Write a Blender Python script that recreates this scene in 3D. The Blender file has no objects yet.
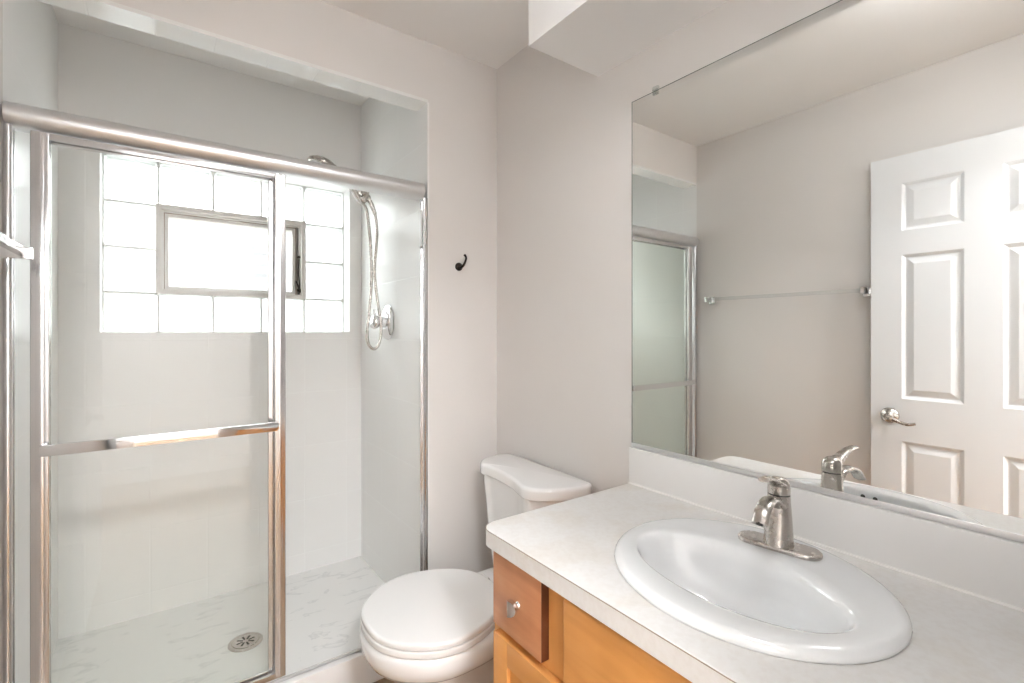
import bpy, bmesh, math, random
from mathutils import Vector, Matrix
C = bpy.context.scene.collection
S = bpy.context.scene
PI = math.pi
H = 1.265            # eye height of the camera above the floor; many heights below are eye-relative

# ---------------------------------------------------------------- camera, world, lights, exposure
cam = bpy.data.cameras.new('camera')
camo = bpy.data.objects.new('camera', cam); C.objects.link(camo)
camo.location = (0, 0, H)
camo.rotation_euler = (math.radians(90), 0, -0.6286)
cam.sensor_width = 36.0; cam.lens = 480.8 * 36 / 1024
cam.shift_y = -10.1 / 1024
cam.clip_start = 0.02
S.camera = camo
S.view_settings.view_transform = 'Standard'
try: S.view_settings.look = 'None'
except Exception: pass
S.view_settings.gamma = 1.0
S.view_settings.use_curve_mapping = False
S.view_settings.exposure = 1.3
S.cycles.use_denoising = True
S.cycles.max_bounces = 14; S.cycles.transparent_max_bounces = 24
S.cycles.diffuse_bounces = 6; S.cycles.glossy_bounces = 8
S.cycles.caustics_reflective = False; S.cycles.caustics_refractive = False
S.cycles.sample_clamp_indirect = 6.0

world = bpy.data.worlds.new('sky'); S.world = world; world.use_nodes = True
wn = world.node_tree.nodes; wn.clear()
wo = wn.new('ShaderNodeOutputWorld'); wb = wn.new('ShaderNodeBackground')
wb.inputs['Color'].default_value = (0.97, 0.985, 1.0, 1); wb.inputs['Strength'].default_value = 4.8
world.node_tree.links.new(wb.outputs[0], wo.inputs[0])

# sky portal filling the window opening (a sampling aid for the real sky light)
pl = bpy.data.lights.new('window_sky_portal', 'AREA'); pl.shape = 'RECTANGLE'; pl.size = 0.96; pl.size_y = 0.74
pl.cycles.is_portal = True
po = bpy.data.objects.new('window_sky_portal', pl); C.objects.link(po)
po.location = (0.29, 2.70, H + 0.36); po.rotation_euler = (math.radians(-90), 0, 0)

CEIL_LAMP = 9.5      # emission of the added, unseen ceiling dome, placed from the mirror glare
HALL_FILL = 52.0      # emission of the unseen hall dome, added to brighten the room

# ---------------------------------------------------------------- materials
def new_mat(name):
    m = bpy.data.materials.new(name); m.use_nodes = True
    nt = m.node_tree; b = nt.nodes['Principled BSDF']
    return m, nt, b
def simple(name, col, rough=0.5, metal=0.0, spec=0.5, coat=0.0, bump=0.0, bscale=60.0):
    m, nt, b = new_mat(name)
    b.inputs['Base Color'].default_value = (*col, 1); b.inputs['Roughness'].default_value = rough
    b.inputs['Metallic'].default_value = metal; b.inputs['Specular IOR Level'].default_value = spec
    b.inputs['Coat Weight'].default_value = coat; b.inputs['Coat Roughness'].default_value = 0.05
    tc = nt.nodes.new('ShaderNodeTexCoord'); n = nt.nodes.new('ShaderNodeTexNoise')
    n.inputs['Scale'].default_value = bscale
    nt.links.new(tc.outputs['Object'], n.inputs['Vector'])
    if bump:
        bp = nt.nodes.new('ShaderNodeBump'); bp.inputs['Strength'].default_value = bump; bp.inputs['Distance'].default_value = 0.002
        nt.links.new(n.outputs['Fac'], bp.inputs['Height']); nt.links.new(bp.outputs[0], b.inputs['Normal'])
    else:
        mr = nt.nodes.new('ShaderNodeMapRange')
        mr.inputs['To Min'].default_value = max(rough - 0.02, 0.0); mr.inputs['To Max'].default_value = rough + 0.02
        nt.links.new(n.outputs['Fac'], mr.inputs['Value']); nt.links.new(mr.outputs[0], b.inputs['Roughness'])
    return m
def ramp(nt, src, stops):
    r = nt.nodes.new('ShaderNodeValToRGB'); e = r.color_ramp.elements
    while len(e) < len(stops): e.new(0.5)
    for el, (p, c) in zip(e, stops): el.position = p; el.color = (*c, 1)
    nt.links.new(src, r.inputs['Fac']); return r
M = {}
M['wall'] = simple('greige_wall_paint', (0.755, 0.725, 0.70), 0.75, bump=0.06, bscale=180)
M['wall_light'] = simple('light_wall_paint', (0.87, 0.86, 0.85), 0.7, bump=0.06, bscale=180)
M['ceil'] = simple('ceiling_paint', (0.87, 0.855, 0.84), 0.8, bump=0.05, bscale=160)
M['white'] = simple('white_semi_gloss_paint', (0.78, 0.79, 0.80), 0.35)
M['porcelain'] = simple('white_porcelain', (0.85, 0.845, 0.84), 0.08, coat=0.5)
M['seat'] = simple('white_seat_plastic', (0.83, 0.82, 0.81), 0.18)
M['sink'] = simple('white_vitreous_china', (0.85, 0.86, 0.865), 0.06, coat=0.6)
M['chrome'] = simple('polished_chrome', (0.82, 0.82, 0.83), 0.08, 1.0)
M['alu'] = simple('bright_aluminium', (0.80, 0.795, 0.80), 0.38, 1.0)
M['frame_alu'] = simple('frame_aluminium', (0.72, 0.71, 0.715), 0.17, 1.0)
M['nickel'] = simple('brushed_nickel', (0.54, 0.505, 0.47), 0.27, 1.0)
M['mirror'] = simple('mirror_silver', (0.89, 0.90, 0.885), 0.0, 1.0)
M['mirror'].node_tree.nodes['Principled BSDF'].inputs['Roughness'].default_value = 0
for l in list(M['mirror'].node_tree.links):
    if l.to_socket.name == 'Roughness': M['mirror'].node_tree.links.remove(l)
M['bronze'] = simple('dark_bronze', (0.03, 0.022, 0.018), 0.35, 0.7)
M['dark'] = simple('dark_gap', (0.04, 0.04, 0.035), 0.6)
M['seam'] = simple('brown_laminate_seam', (0.28, 0.22, 0.17), 0.5)
M['caulk'] = simple('white_caulk', (0.85, 0.83, 0.81), 0.5)
M['curb'] = simple('white_solid_surface', (0.87, 0.855, 0.85), 0.3)
M['winframe'] = simple('aged_window_frame', (0.66, 0.63, 0.60), 0.5)
M['winframe2'] = simple('window_sash_metal', (0.66, 0.635, 0.61), 0.45)
M['mortar'] = simple('grey_block_mortar', (0.55, 0.545, 0.53), 0.8)
M['bumper'] = simple('white_vinyl_bumper', (0.9, 0.9, 0.9), 0.35)

def glass(name, tint_face, tint_graze, rough=0.0, ior=1.5):
    m = bpy.data.materials.new(name); m.use_nodes = True; nt = m.node_tree; nt.nodes.clear()
    out = nt.nodes.new('ShaderNodeOutputMaterial'); mx = nt.nodes.new('ShaderNodeMixShader')
    tr = nt.nodes.new('ShaderNodeBsdfTransparent'); gl = nt.nodes.new('ShaderNodeBsdfGlossy'); fr = nt.nodes.new('ShaderNodeFresnel')
    fr.inputs['IOR'].default_value = ior; gl.inputs['Roughness'].default_value = rough
    lw = nt.nodes.new('ShaderNodeLayerWeight'); lw.inputs['Blend'].default_value = 0.5
    r = ramp(nt, lw.outputs['Facing'], [(0.0, tint_face), (0.75, tint_graze)])
    nt.links.new(r.outputs[0], tr.inputs['Color'])
    ge = nt.nodes.new('ShaderNodeNewGeometry'); iv = nt.nodes.new('ShaderNodeMath'); iv.operation = 'SUBTRACT'; iv.inputs[0].default_value = 1.0
    mu = nt.nodes.new('ShaderNodeMath'); mu.operation = 'MULTIPLY'      # thin sheet: reflect on the outer faces only
    nt.links.new(ge.outputs['Backfacing'], iv.inputs[1]); nt.links.new(fr.outputs[0], mu.inputs[0]); nt.links.new(iv.outputs[0], mu.inputs[1])
    nt.links.new(mu.outputs[0], mx.inputs['Fac']); nt.links.new(tr.outputs[0], mx.inputs[1]); nt.links.new(gl.outputs[0], mx.inputs[2])
    nt.links.new(mx.outputs[0], out.inputs['Surface']); return m
M['glass'] = glass('clear_shower_glass', (0.998, 0.999, 0.998), (0.945, 0.965, 0.935))
M['pane'] = glass('window_pane_glass', (0.97, 0.98, 0.98), (0.9, 0.93, 0.92))
M['acrylic'] = glass('clear_acrylic', (0.93, 0.94, 0.94), (0.85, 0.87, 0.87), 0.03, 1.6)

def block_glass():
    m = bpy.data.materials.new('glass_block_glass'); m.use_nodes = True; nt = m.node_tree; nt.nodes.clear()
    out = nt.nodes.new('ShaderNodeOutputMaterial'); m1 = nt.nodes.new('ShaderNodeMixShader'); m2 = nt.nodes.new('ShaderNodeMixShader')
    tr = nt.nodes.new('ShaderNodeBsdfTransparent'); tl = nt.nodes.new('ShaderNodeBsdfTranslucent'); gl = nt.nodes.new('ShaderNodeBsdfGlossy')
    tl.inputs['Color'].default_value = (0.95, 0.97, 0.97, 1); gl.inputs['Roughness'].default_value = 0.15
    tr.inputs['Color'].default_value = (0.97, 0.99, 0.98, 1)
    tc = nt.nodes.new('ShaderNodeTexCoord'); ns = nt.nodes.new('ShaderNodeTexNoise'); ns.inputs['Scale'].default_value = 18
    bp = nt.nodes.new('ShaderNodeBump'); bp.inputs['Strength'].default_value = 0.3
    nt.links.new(tc.outputs['Object'], ns.inputs['Vector']); nt.links.new(ns.outputs['Fac'], bp.inputs['Height'])
    nt.links.new(bp.outputs[0], gl.inputs['Normal'])
    m1.inputs['Fac'].default_value = 0.45
    nt.links.new(tr.outputs[0], m1.inputs[1]); nt.links.new(tl.outputs[0], m1.inputs[2])
    m2.inputs['Fac'].default_value = 0.06
    nt.links.new(m1.outputs[0], m2.inputs[1]); nt.links.new(gl.outputs[0], m2.inputs[2])
    nt.links.new(m2.outputs[0], out.inputs['Surface']); return m
M['block'] = block_glass()

def tile_mat(name, ax, col, grout, tw, th, off=(0, 0), rough=0.12, ms=0.003):
    """ax: which object axes give the tile's u and v, e.g. 'XZ'"""
    m, nt, b = new_mat(name)
    tc = nt.nodes.new('ShaderNodeTexCoord'); sp = nt.nodes.new('ShaderNodeSeparateXYZ'); cb = nt.nodes.new('ShaderNodeCombineXYZ')
    nt.links.new(tc.outputs['Object'], sp.inputs[0])
    for i, a in enumerate(ax):
        ad = nt.nodes.new('ShaderNodeMath'); ad.operation = 'ADD'; ad.inputs[1].default_value = off[i]
        nt.links.new(sp.outputs[a], ad.inputs[0]); nt.links.new(ad.outputs[0], cb.inputs[i])
    br = nt.nodes.new('ShaderNodeTexBrick'); br.offset = 0.0; br.squash = 1.0
    br.inputs['Scale'].default_value = 1.0; br.inputs['Brick Width'].default_value = tw; br.inputs['Row Height'].default_value = th
    br.inputs['Mortar Size'].default_value = ms; br.inputs['Mortar Smooth'].default_value = 0.3
    br.inputs['Color1'].default_value = (*col, 1); br.inputs['Color2'].default_value = (*[c * 0.985 for c in col], 1)
    br.inputs['Mortar'].default_value = (*grout, 1)
    nt.links.new(cb.outputs[0], br.inputs['Vector']); nt.links.new(br.outputs['Color'], b.inputs['Base Color'])
    b.inputs['Roughness'].default_value = rough
    bp = nt.nodes.new('ShaderNodeBump'); bp.invert = True; bp.inputs['Strength'].default_value = 0.35; bp.inputs['Distance'].default_value = 0.002
    nt.links.new(br.outputs['Fac'], bp.inputs['Height']); nt.links.new(bp.outputs[0], b.inputs['Normal'])
    return m
TC, TG = (0.85, 0.845, 0.83), (0.86, 0.86, 0.845)
M['tile_side'] = tile_mat('white_wall_tile_side', 'YZ', TC, TG, 0.20, 0.26, (0.0, -(0.485 + H) + 2.08), 0.28)
M['tile_back'] = tile_mat('white_wall_tile_back', 'XZ', TC, TG, 0.20, 0.26, (0.04, -(0.485 + H) + 2.08), 0.28)
M['tile_soffit'] = tile_mat('white_tile_soffit', 'XY', (0.86, 0.86, 0.84), TG, 0.15, 0.2, (0.02, 0.0))

def marble():
    m, nt, b = new_mat('white_marble_pan')
    tc = nt.nodes.new('ShaderNodeTexCoord'); mp = nt.nodes.new('ShaderNodeMapping'); mp.inputs['Rotation'].default_value = (0, 0, 0.6)
    mp.inputs['Scale'].default_value = (1, 2.2, 1)
    nt.links.new(tc.outputs['Object'], mp.inputs[0])
    n1 = nt.nodes.new('ShaderNodeTexNoise'); n1.inputs['Scale'].default_value = 7; n1.inputs['Detail'].default_value = 5; n1.inputs['Distortion'].default_value = 1.2
    nt.links.new(mp.outputs[0], n1.inputs['Vector'])
    r = ramp(nt, n1.outputs['Fac'], [(0.0, (0.82, 0.815, 0.80)), (0.585, (0.82, 0.815, 0.80)), (0.62, (0.70, 0.70, 0.69)), (0.66, (0.80, 0.795, 0.78)), (1.0, (0.84, 0.835, 0.82))])
    nt.links.new(r.outputs[0], b.inputs['Base Color']); b.inputs['Roughness'].default_value = 0.22
    return m
M['marble'] = marble()
def laminate():
    m, nt, b = new_mat('mottled_cream_laminate')
    tc = nt.nodes.new('ShaderNodeTexCoord')
    n1 = nt.nodes.new('ShaderNodeTexNoise'); n1.inputs['Scale'].default_value = 9; n1.inputs['Detail'].default_value = 6
    n2 = nt.nodes.new('ShaderNodeTexNoise'); n2.inputs['Scale'].default_value = 90; n2.inputs['Detail'].default_value = 3
    for n in (n1, n2): nt.links.new(tc.outputs['Object'], n.inputs['Vector'])
    r1 = ramp(nt, n1.outputs['Fac'], [(0.0, (0.77, 0.76, 0.745)), (0.50, (0.76, 0.745, 0.725)), (0.64, (0.73, 0.70, 0.66)), (1.0, (0.76, 0.745, 0.725))])
    r2 = ramp(nt, n2.outputs['Fac'], [(0.35, (0.96, 0.95, 0.94)), (0.6, (1, 1, 1))])
    mx = nt.nodes.new('ShaderNodeMix'); mx.data_type = 'RGBA'; mx.blend_type = 'MULTIPLY'; mx.inputs['Factor'].default_value = 1
    nt.links.new(r1.outputs[0], mx.inputs['A']); nt.links.new(r2.outputs[0], mx.inputs['B'])
    nt.links.new(mx.outputs['Result'], b.inputs['Base Color']); b.inputs['Roughness'].default_value = 0.28
    return m
M['laminate'] = laminate()
def wood(name, a, bb, c, axis='Y', scale=3.0, rough=0.35):
    m, nt, b = new_mat(name)
    tc = nt.nodes.new('ShaderNodeTexCoord'); mp = nt.nodes.new('ShaderNodeMapping')
    mp.inputs['Scale'].default_value = {'Y': (8, 1, 8), 'Z': (8, 8, 1)}[axis]
    n1 = nt.nodes.new('ShaderNodeTexNoise'); n1.inputs['Scale'].default_value = scale; n1.inputs['Detail'].default_value = 6; n1.inputs['Distortion'].default_value = 0.6
    n2 = nt.nodes.new('ShaderNodeTexNoise'); n2.inputs['Scale'].default_value = 9; n2.inputs['Detail'].default_value = 2
    nt.links.new(tc.outputs['Object'], mp.inputs[0]); nt.links.new(mp.outputs[0], n1.inputs['Vector']); nt.links.new(tc.outputs['Object'], n2.inputs['Vector'])
    mt = nt.nodes.new('ShaderNodeMix'); mt.data_type = 'FLOAT'; mt.inputs['Factor'].default_value = 0.4
    nt.links.new(n1.outputs['Fac'], mt.inputs['A']); nt.links.new(n2.outputs['Fac'], mt.inputs['B'])
    r = ramp(nt, mt.outputs['Result'], [(0.3, a), (0.5, bb), (0.7, c)])
    nt.links.new(r.outputs[0], b.inputs['Base Color']); b.inputs['Roughness'].default_value = rough
    b.inputs['Coat Weight'].default_value = 0.15
    return m
M['honey'] = wood('honey_maple', (0.56, 0.245, 0.06), (0.65, 0.30, 0.085), (0.70, 0.35, 0.12), 'Y')
M['honey_v'] = wood('honey_maple_upright', (0.56, 0.245, 0.06), (0.65, 0.30, 0.085), (0.70, 0.35, 0.12), 'Z')
M['red'] = wood('reddish_birch', (0.38, 0.145, 0.06), (0.55, 0.25, 0.12), (0.66, 0.37, 0.22), 'Y', 2.2)
M['red_dark'] = wood('reddish_birch_edge', (0.06, 0.016, 0.007), (0.09, 0.025, 0.010), (0.12, 0.034, 0.014), 'Z', 3)
M['floor'] = wood('brown_plank_floor', (0.22, 0.14, 0.08), (0.34, 0.23, 0.14), (0.45, 0.32, 0.2), 'Y', 2.0, 0.4)
def brick_out():
    m, nt, b = new_mat('pale_shingle_wall')
    tc = nt.nodes.new('ShaderNodeTexCoord'); sp = nt.nodes.new('ShaderNodeSeparateXYZ'); cb = nt.nodes.new('ShaderNodeCombineXYZ')
    nt.links.new(tc.outputs['Object'], sp.inputs[0]); nt.links.new(sp.outputs['X'], cb.inputs[0]); nt.links.new(sp.outputs['Z'], cb.inputs[1])
    br = nt.nodes.new('ShaderNodeTexBrick'); br.inputs['Scale'].default_value = 1; br.inputs['Brick Width'].default_value = 0.16; br.inputs['Row Height'].default_value = 0.06
    br.inputs['Mortar Size'].default_value = 0.008; br.inputs['Color1'].default_value = (0.115, 0.115, 0.115, 1); br.inputs['Color2'].default_value = (0.088, 0.088, 0.09, 1)
    br.inputs['Mortar'].default_value = (0.13, 0.13, 0.13, 1)
    nt.links.new(cb.outputs[0], br.inputs['Vector']); nt.links.new(br.outputs['Color'], b.inputs['Base Color']); b.inputs['Roughness'].default_value = 0.9
    return m
M['outbrick'] = brick_out()
def emit(name, col, s):
    m = bpy.data.materials.new(name); m.use_nodes = True; nt = m.node_tree; nt.nodes.clear()
    o = nt.nodes.new('ShaderNodeOutputMaterial'); e = nt.nodes.new('ShaderNodeEmission')
    e.inputs['Color'].default_value = (*col, 1); e.inputs['Strength'].default_value = s
    nt.links.new(e.outputs[0], o.inputs['Surface']); return m
M['lamp'] = emit('glowing_opal_glass', (0.965, 0.98, 1.0), CEIL_LAMP)
M['hall_fill'] = emit('added_hall_glow', (0.965, 0.98, 1.0), HALL_FILL)  # glow of the added hall dome, fill light through the doorway

# ---------------------------------------------------------------- mesh helpers
def add_box(bm, x0, x1, y0, y1, z0, z1, bev=0.0, seg=2):
    vs = [bm.verts.new((x, y, z)) for x in (x0, x1) for y in (y0, y1) for z in (z0, z1)]
    f = [(0, 1, 3, 2), (4, 6, 7, 5), (0, 4, 5, 1), (2, 3, 7, 6), (0, 2, 6, 4), (1, 5, 7, 3)]
    fs = [bm.faces.new([vs[i] for i in q]) for q in f]
    bmesh.ops.recalc_face_normals(bm, faces=fs)
    if bev:
        es = list({e for q in fs for e in q.edges})
        bmesh.ops.bevel(bm, geom=es, offset=bev, segments=seg, affect='EDGES', profile=0.6)
def loft(bm, rings, cap0=True, cap1=True):
    R = [[bm.verts.new(p) for p in r] for r in rings]
    n = len(R[0])
    for a, b in zip(R, R[1:]):
        for i in range(n): bm.faces.new((a[i], a[(i + 1) % n], b[(i + 1) % n], b[i]))
    if cap0: bm.faces.new(list(reversed(R[0])))
    if cap1: bm.faces.new(R[-1])
    bmesh.ops.recalc_face_normals(bm, faces=bm.faces[:])
def catmull(pts, n=8, closed=False):
    P = [Vector(p) for p in pts]; out = []; N = len(P)
    rng = range(N) if closed else range(N - 1)
    for i in rng:
        if closed: a, b, c, d = P[(i - 1) % N], P[i], P[(i + 1) % N], P[(i + 2) % N]
        else: a, b, c, d = P[max(i - 1, 0)], P[i], P[i + 1], P[min(i + 2, N - 1)]
        for k in range(n):
            t = k / n
            out.append(0.5 * ((2 * b) + (c - a) * t + (2 * a - 5 * b + 4 * c - d) * t * t + (3 * b - a - 3 * c + d) * t ** 3))
    if not closed: out.append(P[-1])
    return out
def tube(bm, pts, rad, seg=12, flat=1.0, up=Vector((0, 0, 1))):
    """rad number or list, flat squeezes the section along `up`"""
    P = [Vector(p) for p in pts]; n = len(P)
    rads = rad if isinstance(rad, (list, tuple)) else [rad] * n
    rings = []; prev = None
    for i in range(n):
        t = (P[min(i + 1, n - 1)] - P[max(i - 1, 0)]).normalized()
        if prev is None:
            u = up - t * up.dot(t)
            if u.length < 1e-3: u = Vector((1, 0, 0)) - t * t.x
        else: u = prev - t * prev.dot(t)
        u.normalize(); prev = u; v = t.cross(u)
        rings.append([P[i] + (u * math.cos(a) * flat + v * math.sin(a)) * rads[i] for a in [2 * PI * k / seg for k in range(seg)]])
    loft(bm, rings)
def resamp(vals, n):
    out = []; m = len(vals) - 1
    for i in range(n):
        t = i / (n - 1) * m; k = min(int(t), m - 1); f = t - k
        out.append(vals[k] * (1 - f) + vals[k + 1] * f)
    return out
def lathe(bm, prof, c, axis=(0, 0, 1), seg=32):
    """prof: (radius, height) along axis from point c"""
    ax = Vector(axis).normalized(); u = ax.orthogonal().normalized(); v = ax.cross(u); c = Vector(c)
    loft(bm, [[c + ax * h + (u * math.cos(a) + v * math.sin(a)) * max(r, 1e-4) for a in [2 * PI * k / seg for k in range(seg)]] for r, h in prof])
def offset_loop(pts, d):
    """shrink a closed plan loop by d (positive = inwards)"""
    n = len(pts); out = []
    area = sum(pts[i].x * pts[(i + 1) % n].y - pts[(i + 1) % n].x * pts[i].y for i in range(n))
    s = 1 if area > 0 else -1
    for i in range(n):
        t = (pts[(i + 1) % n] - pts[i - 1]); nrm = Vector((-t.y, t.x, 0)).normalized() * s
        out.append(pts[i] + nrm * d)
    return out
def slab(bm, plan, z0, z1, r_top=0.004, r_bot=0.002, seg=5, dome=0.0):
    pl_ = [Vector((p[0], p[1], 0)) for p in plan]; rings = []
    for k in range(seg + 1):
        a = PI / 2 * k / seg; rings.append([p + Vector((0, 0, z0 + r_bot * (1 - math.sin(a)))) for p in offset_loop(pl_, r_bot * (1 - math.cos(a)))])
    rings = [[p + Vector((0, 0, z0 + r_bot * (1 - math.cos(PI / 2 * k / seg)))) for p in offset_loop(pl_, r_bot * (1 - math.sin(PI / 2 * k / seg)))] for k in range(seg + 1)]
    for k in range(seg + 1):
        a = PI / 2 * k / seg
        rings.append([p + Vector((0, 0, z1 - dome - r_top + r_top * math.sin(a))) for p in offset_loop(pl_, r_top * (1 - math.cos(a)))])
    if dome:
        c = sum(pl_, Vector()) / len(pl_)
        for f in (0.93, 0.8, 0.6, 0.35, 0.1):
            rings.append([Vector((c.x + (p.x - c.x) * f, c.y + (p.y - c.y) * f, z1 - dome + dome * (1 - f * f))) for p in offset_loop(pl_, r_top)])
    loft(bm, rings)
def obj(name, bm, mat, parent=None, smooth=None):
    me = bpy.data.meshes.new(name)
    bm.to_mesh(me); bm.free()
    if mat is not None: me.materials.append(mat)
    if smooth is not None:
        for p in me.polygons: p.use_smooth = True
        me.set_sharp_from_angle(angle=math.radians(smooth))
    o = bpy.data.objects.new(name, me); C.objects.link(o)
    if parent is not None:
        o.parent = parent; o.matrix_parent_inverse = parent_world(parent).inverted()
    return o
def parent_world(p):
    m = Matrix.Translation(p.location) @ p.rotation_euler.to_matrix().to_4x4()
    return (parent_world(p.parent) @ p.matrix_parent_inverse @ m) if p.parent else m
def BM(): return bmesh.new()
def boxo(name, mat, parent, *b, bev=0.0):
    bm = BM(); add_box(bm, *b, bev=bev); return obj(name, bm, mat, parent, 40 if bev else None)
def thing(name, label, cat, loc=(0, 0, 0), group=None):
    o = bpy.data.objects.new(name, None); C.objects.link(o); o.location = loc; o.empty_display_size = 0.05
    o['label'] = label; o['category'] = cat
    if group: o['group'] = group
    return o
def struct(name, bm, mat, label=None, smooth=None):
    o = obj(name, bm, mat, None, smooth); o['kind'] = 'structure'
    if label: o['label'] = label
    return o
def structE(name, loc, label=None):
    o = bpy.data.objects.new(name, None); C.objects.link(o); o.location = loc; o['kind'] = 'structure'; o.empty_display_size = 0.05
    if label: o['label'] = label
    return o
def rr(w0, w1, h0, h1, r, n=6):
    """rounded rectangle plan"""
    out = []
    for cx, cy, a0 in ((w1 - r, h1 - r, 0), (w0 + r, h1 - r, PI / 2), (w0 + r, h0 + r, PI), (w1 - r, h0 + r, 1.5 * PI)):
        for k in range(n + 1):
            a = a0 + PI / 2 * k / n; out.append(Vector((cx + r * math.cos(a), cy + r * math.sin(a), 0)))
    return out

XL, XR, YB = -0.32, 1.16, 1.705      # left wall, mirror wall, wall with the shower opening
XO, YS = 0.835, 2.48                 # right side of the opening / alcove, alcove back wall
ZC, ZO = H + 1.124, H + 0.897        # room ceiling, head of the opening
ZA = H + 1.168                       # alcove ceiling
ZP = H - 1.165                       # shower pan
YN = 0.03                            # room face of the near wall

# ---------------------------------------------------------------- room shell
bm = BM(); add_box(bm, XL - .1, XR + .1, -1.75, YB + .1, -0.1, 0); struct('floor', bm, M['floor'], 'brown wood-look plank floor')
bm = BM(); add_box(bm, XL - .1, XR + .1, -0.08, YB + .1, ZC, ZC + .08); struct('ceiling', bm, M['ceil'], 'flat white painted ceiling')
bm = BM()
add_box(bm, XO, XR + .1, YB, YB + .09, 0, ZC)
add_box(bm, XL - .1, XO, YB, YB + .09, ZO + .004, ZC)
struct('wall_back', bm, M['wall'], 'greige wall around the shower opening')
bm = BM(); add_box(bm, XR, XR + .1, -0.08, YB, 0, ZC); struct('wall_right', bm, M['wall'], 'greige wall behind toilet and mirror')
bm = BM(); add_box(bm, XL - .1, XL, -0.08, YB, 0, ZC); struct('wall_left', bm, M['wall'], 'greige wall with the towel bar')
DX0, DX1, DZ = -0.285, 0.455, H + 0.775
bm = BM()
add_box(bm, DX1, XR, -0.08, YN, 0, ZC); add_box(bm, XL, DX0, -0.08, YN, 0, ZC); add_box(bm, DX0, DX1, -0.08, YN, DZ, ZC)
struct('wall_front', bm, M['wall'], 'greige wall with the doorway')
bm = BM(); add_box(bm, 0.87, XR, YN, 1.114, H + 0.838, ZC); struct('soffit', bm, M['wall_light'], 'boxed soffit above the mirror')
# alcove
bm = BM(); add_box(bm, XO, XO + .1, YB + .09, YS + .2, 0, ZA); struct('wall_shower_right', bm, M['tile_side'], 'tiled side wall of shower with the valve')
bm = BM(); add_box(bm, XL - .1, XL, YB, YS + .2, 0, ZA); struct('wall_shower_left', bm, M['tile_side'], 'tiled left side wall of shower')
WX0, WX1, WZ0, WZ1 = -0.199, 0.775, H - 0.003, H + 0.733
bm = BM()
add_box(bm, XL, WX0, YS, YS + .2, 0, WZ1); add_box(bm, WX1, XO, YS, YS + .2, 0, WZ1)
add_box(bm, WX0, WX1, YS, YS + .2, 0, WZ0)
struct('wall_shower_back', bm, M['tile_back'], 'tiled shower wall around the glass block window')
bm = BM(); add_box(bm, XL, XO, YS - .0005, YS + .2, WZ1, ZA); struct('wall_shower_upper', bm, M['wall_light'], 'painted wall strip above the glass block window')
bm = BM(); add_box(bm, XL, XO, YB + .09, YS, ZA, ZA + .06); struct('ceiling_shower', bm, M['ceil'], 'painted ceiling inside the shower')
bm = BM(); add_box(bm, XL, XO, YB - .001, YB + .092, ZO - .008, ZO + .004); struct('trim_1', bm, M['tile_soffit'], 'white tile lining the head of the shower opening')
bm = BM(); add_box(bm, XO - .0025, XO + .003, YB + .0005, YB + .092, H - 1.148, ZO - .008); struct('trim_5', bm, M['tile_side'], 'tiled right return of the shower opening')
bm = BM(); add_box(bm, XL, XO, YB + .032, YS, 0, ZP); struct('floor_shower', bm, M['marble'], 'white marble-look shower pan with grey veins')
bm = BM(); add_box(bm, XL, XO, YB - .012, YB + .034, 0, H - 1.148, bev=.003); struct('trim_2', bm, M['curb'], 'white shower curb', 40)
bm = BM(); add_box(bm, XO - .003, XO + .004, YB - .003, YB + .004, H - 1.148, H + .89); struct('trim_3', bm, M['caulk'], 'caulk line on the right edge of opening')
bm = BM(); add_box(bm, XO + .002, XR - .002, YB - .012, YB - .0005, 0, .09, bev=.002); struct('baseboard_back', bm, M['white'], 'white baseboard by the shower', 40)
bm = BM(); add_box(bm, XR - .012, XR - .0005, .98, YB - .013, 0, .09, bev=.002); struct('baseboard_right', bm, M['white'], 'white baseboard behind the toilet', 40)
bm = BM(); add_box(bm, XL + .0005, XL + .012, YN + .05, YB - .013, 0, .09, bev=.002); struct('baseboard_left', bm, M['white'], 'white baseboard under the towel bar', 40)
# hall behind the camera
bm = BM(); add_box(bm, -0.9, 1.6, -1.75, -1.68, 0, ZC); struct('wall_hall_back', bm, M['wall_light'])
bm = BM(); add_box(bm, -0.97, -0.9, -1.75, -0.08, 0, ZC); struct('wall_hall_left', bm, M['wall_light'])
bm = BM(); add_box(bm, 1.6, 1.67, -1.75, -0.08, 0, ZC); struct('wall_hall_right', bm, M['wall_light'])
bm = BM(); add_box(bm, -0.97, 1.67, -1.75, -0.08, ZC, ZC + .08); struct('ceiling_hall', bm, M['ceil'])
bm = BM(); add_box(bm, -0.97, XL - .1, -1.75, -0.08, -0.1, 0); add_box(bm, XR + .1, 1.67, -1.75, -0.08, -0.1, 0)
struct('floor_hall', bm, M['floor'])
bm = BM(); add_box(bm, -0.97, XL, -0.14, -0.08, 0, ZC); add_box(bm, XR, 1.67, -0.14, -0.08, 0, ZC)
struct('wall_hall_front', bm, M['wall_light'])
bm = BM()
add_box(bm, DX1 - .004, DX1 + .055, YN, YN + .012, 0, DZ + .055, bev=.003); add_box(bm, DX0 - .03, DX0 + .004, YN, YN + .008, 0, DZ + .055)
add_box(bm, DX0 + .004, DX1 - .004, YN, YN + .012, DZ - .004, DZ + .055, bev=.003)
struct('trim_4', bm, M['white'], 'white casing around the doorway', 40)

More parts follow.
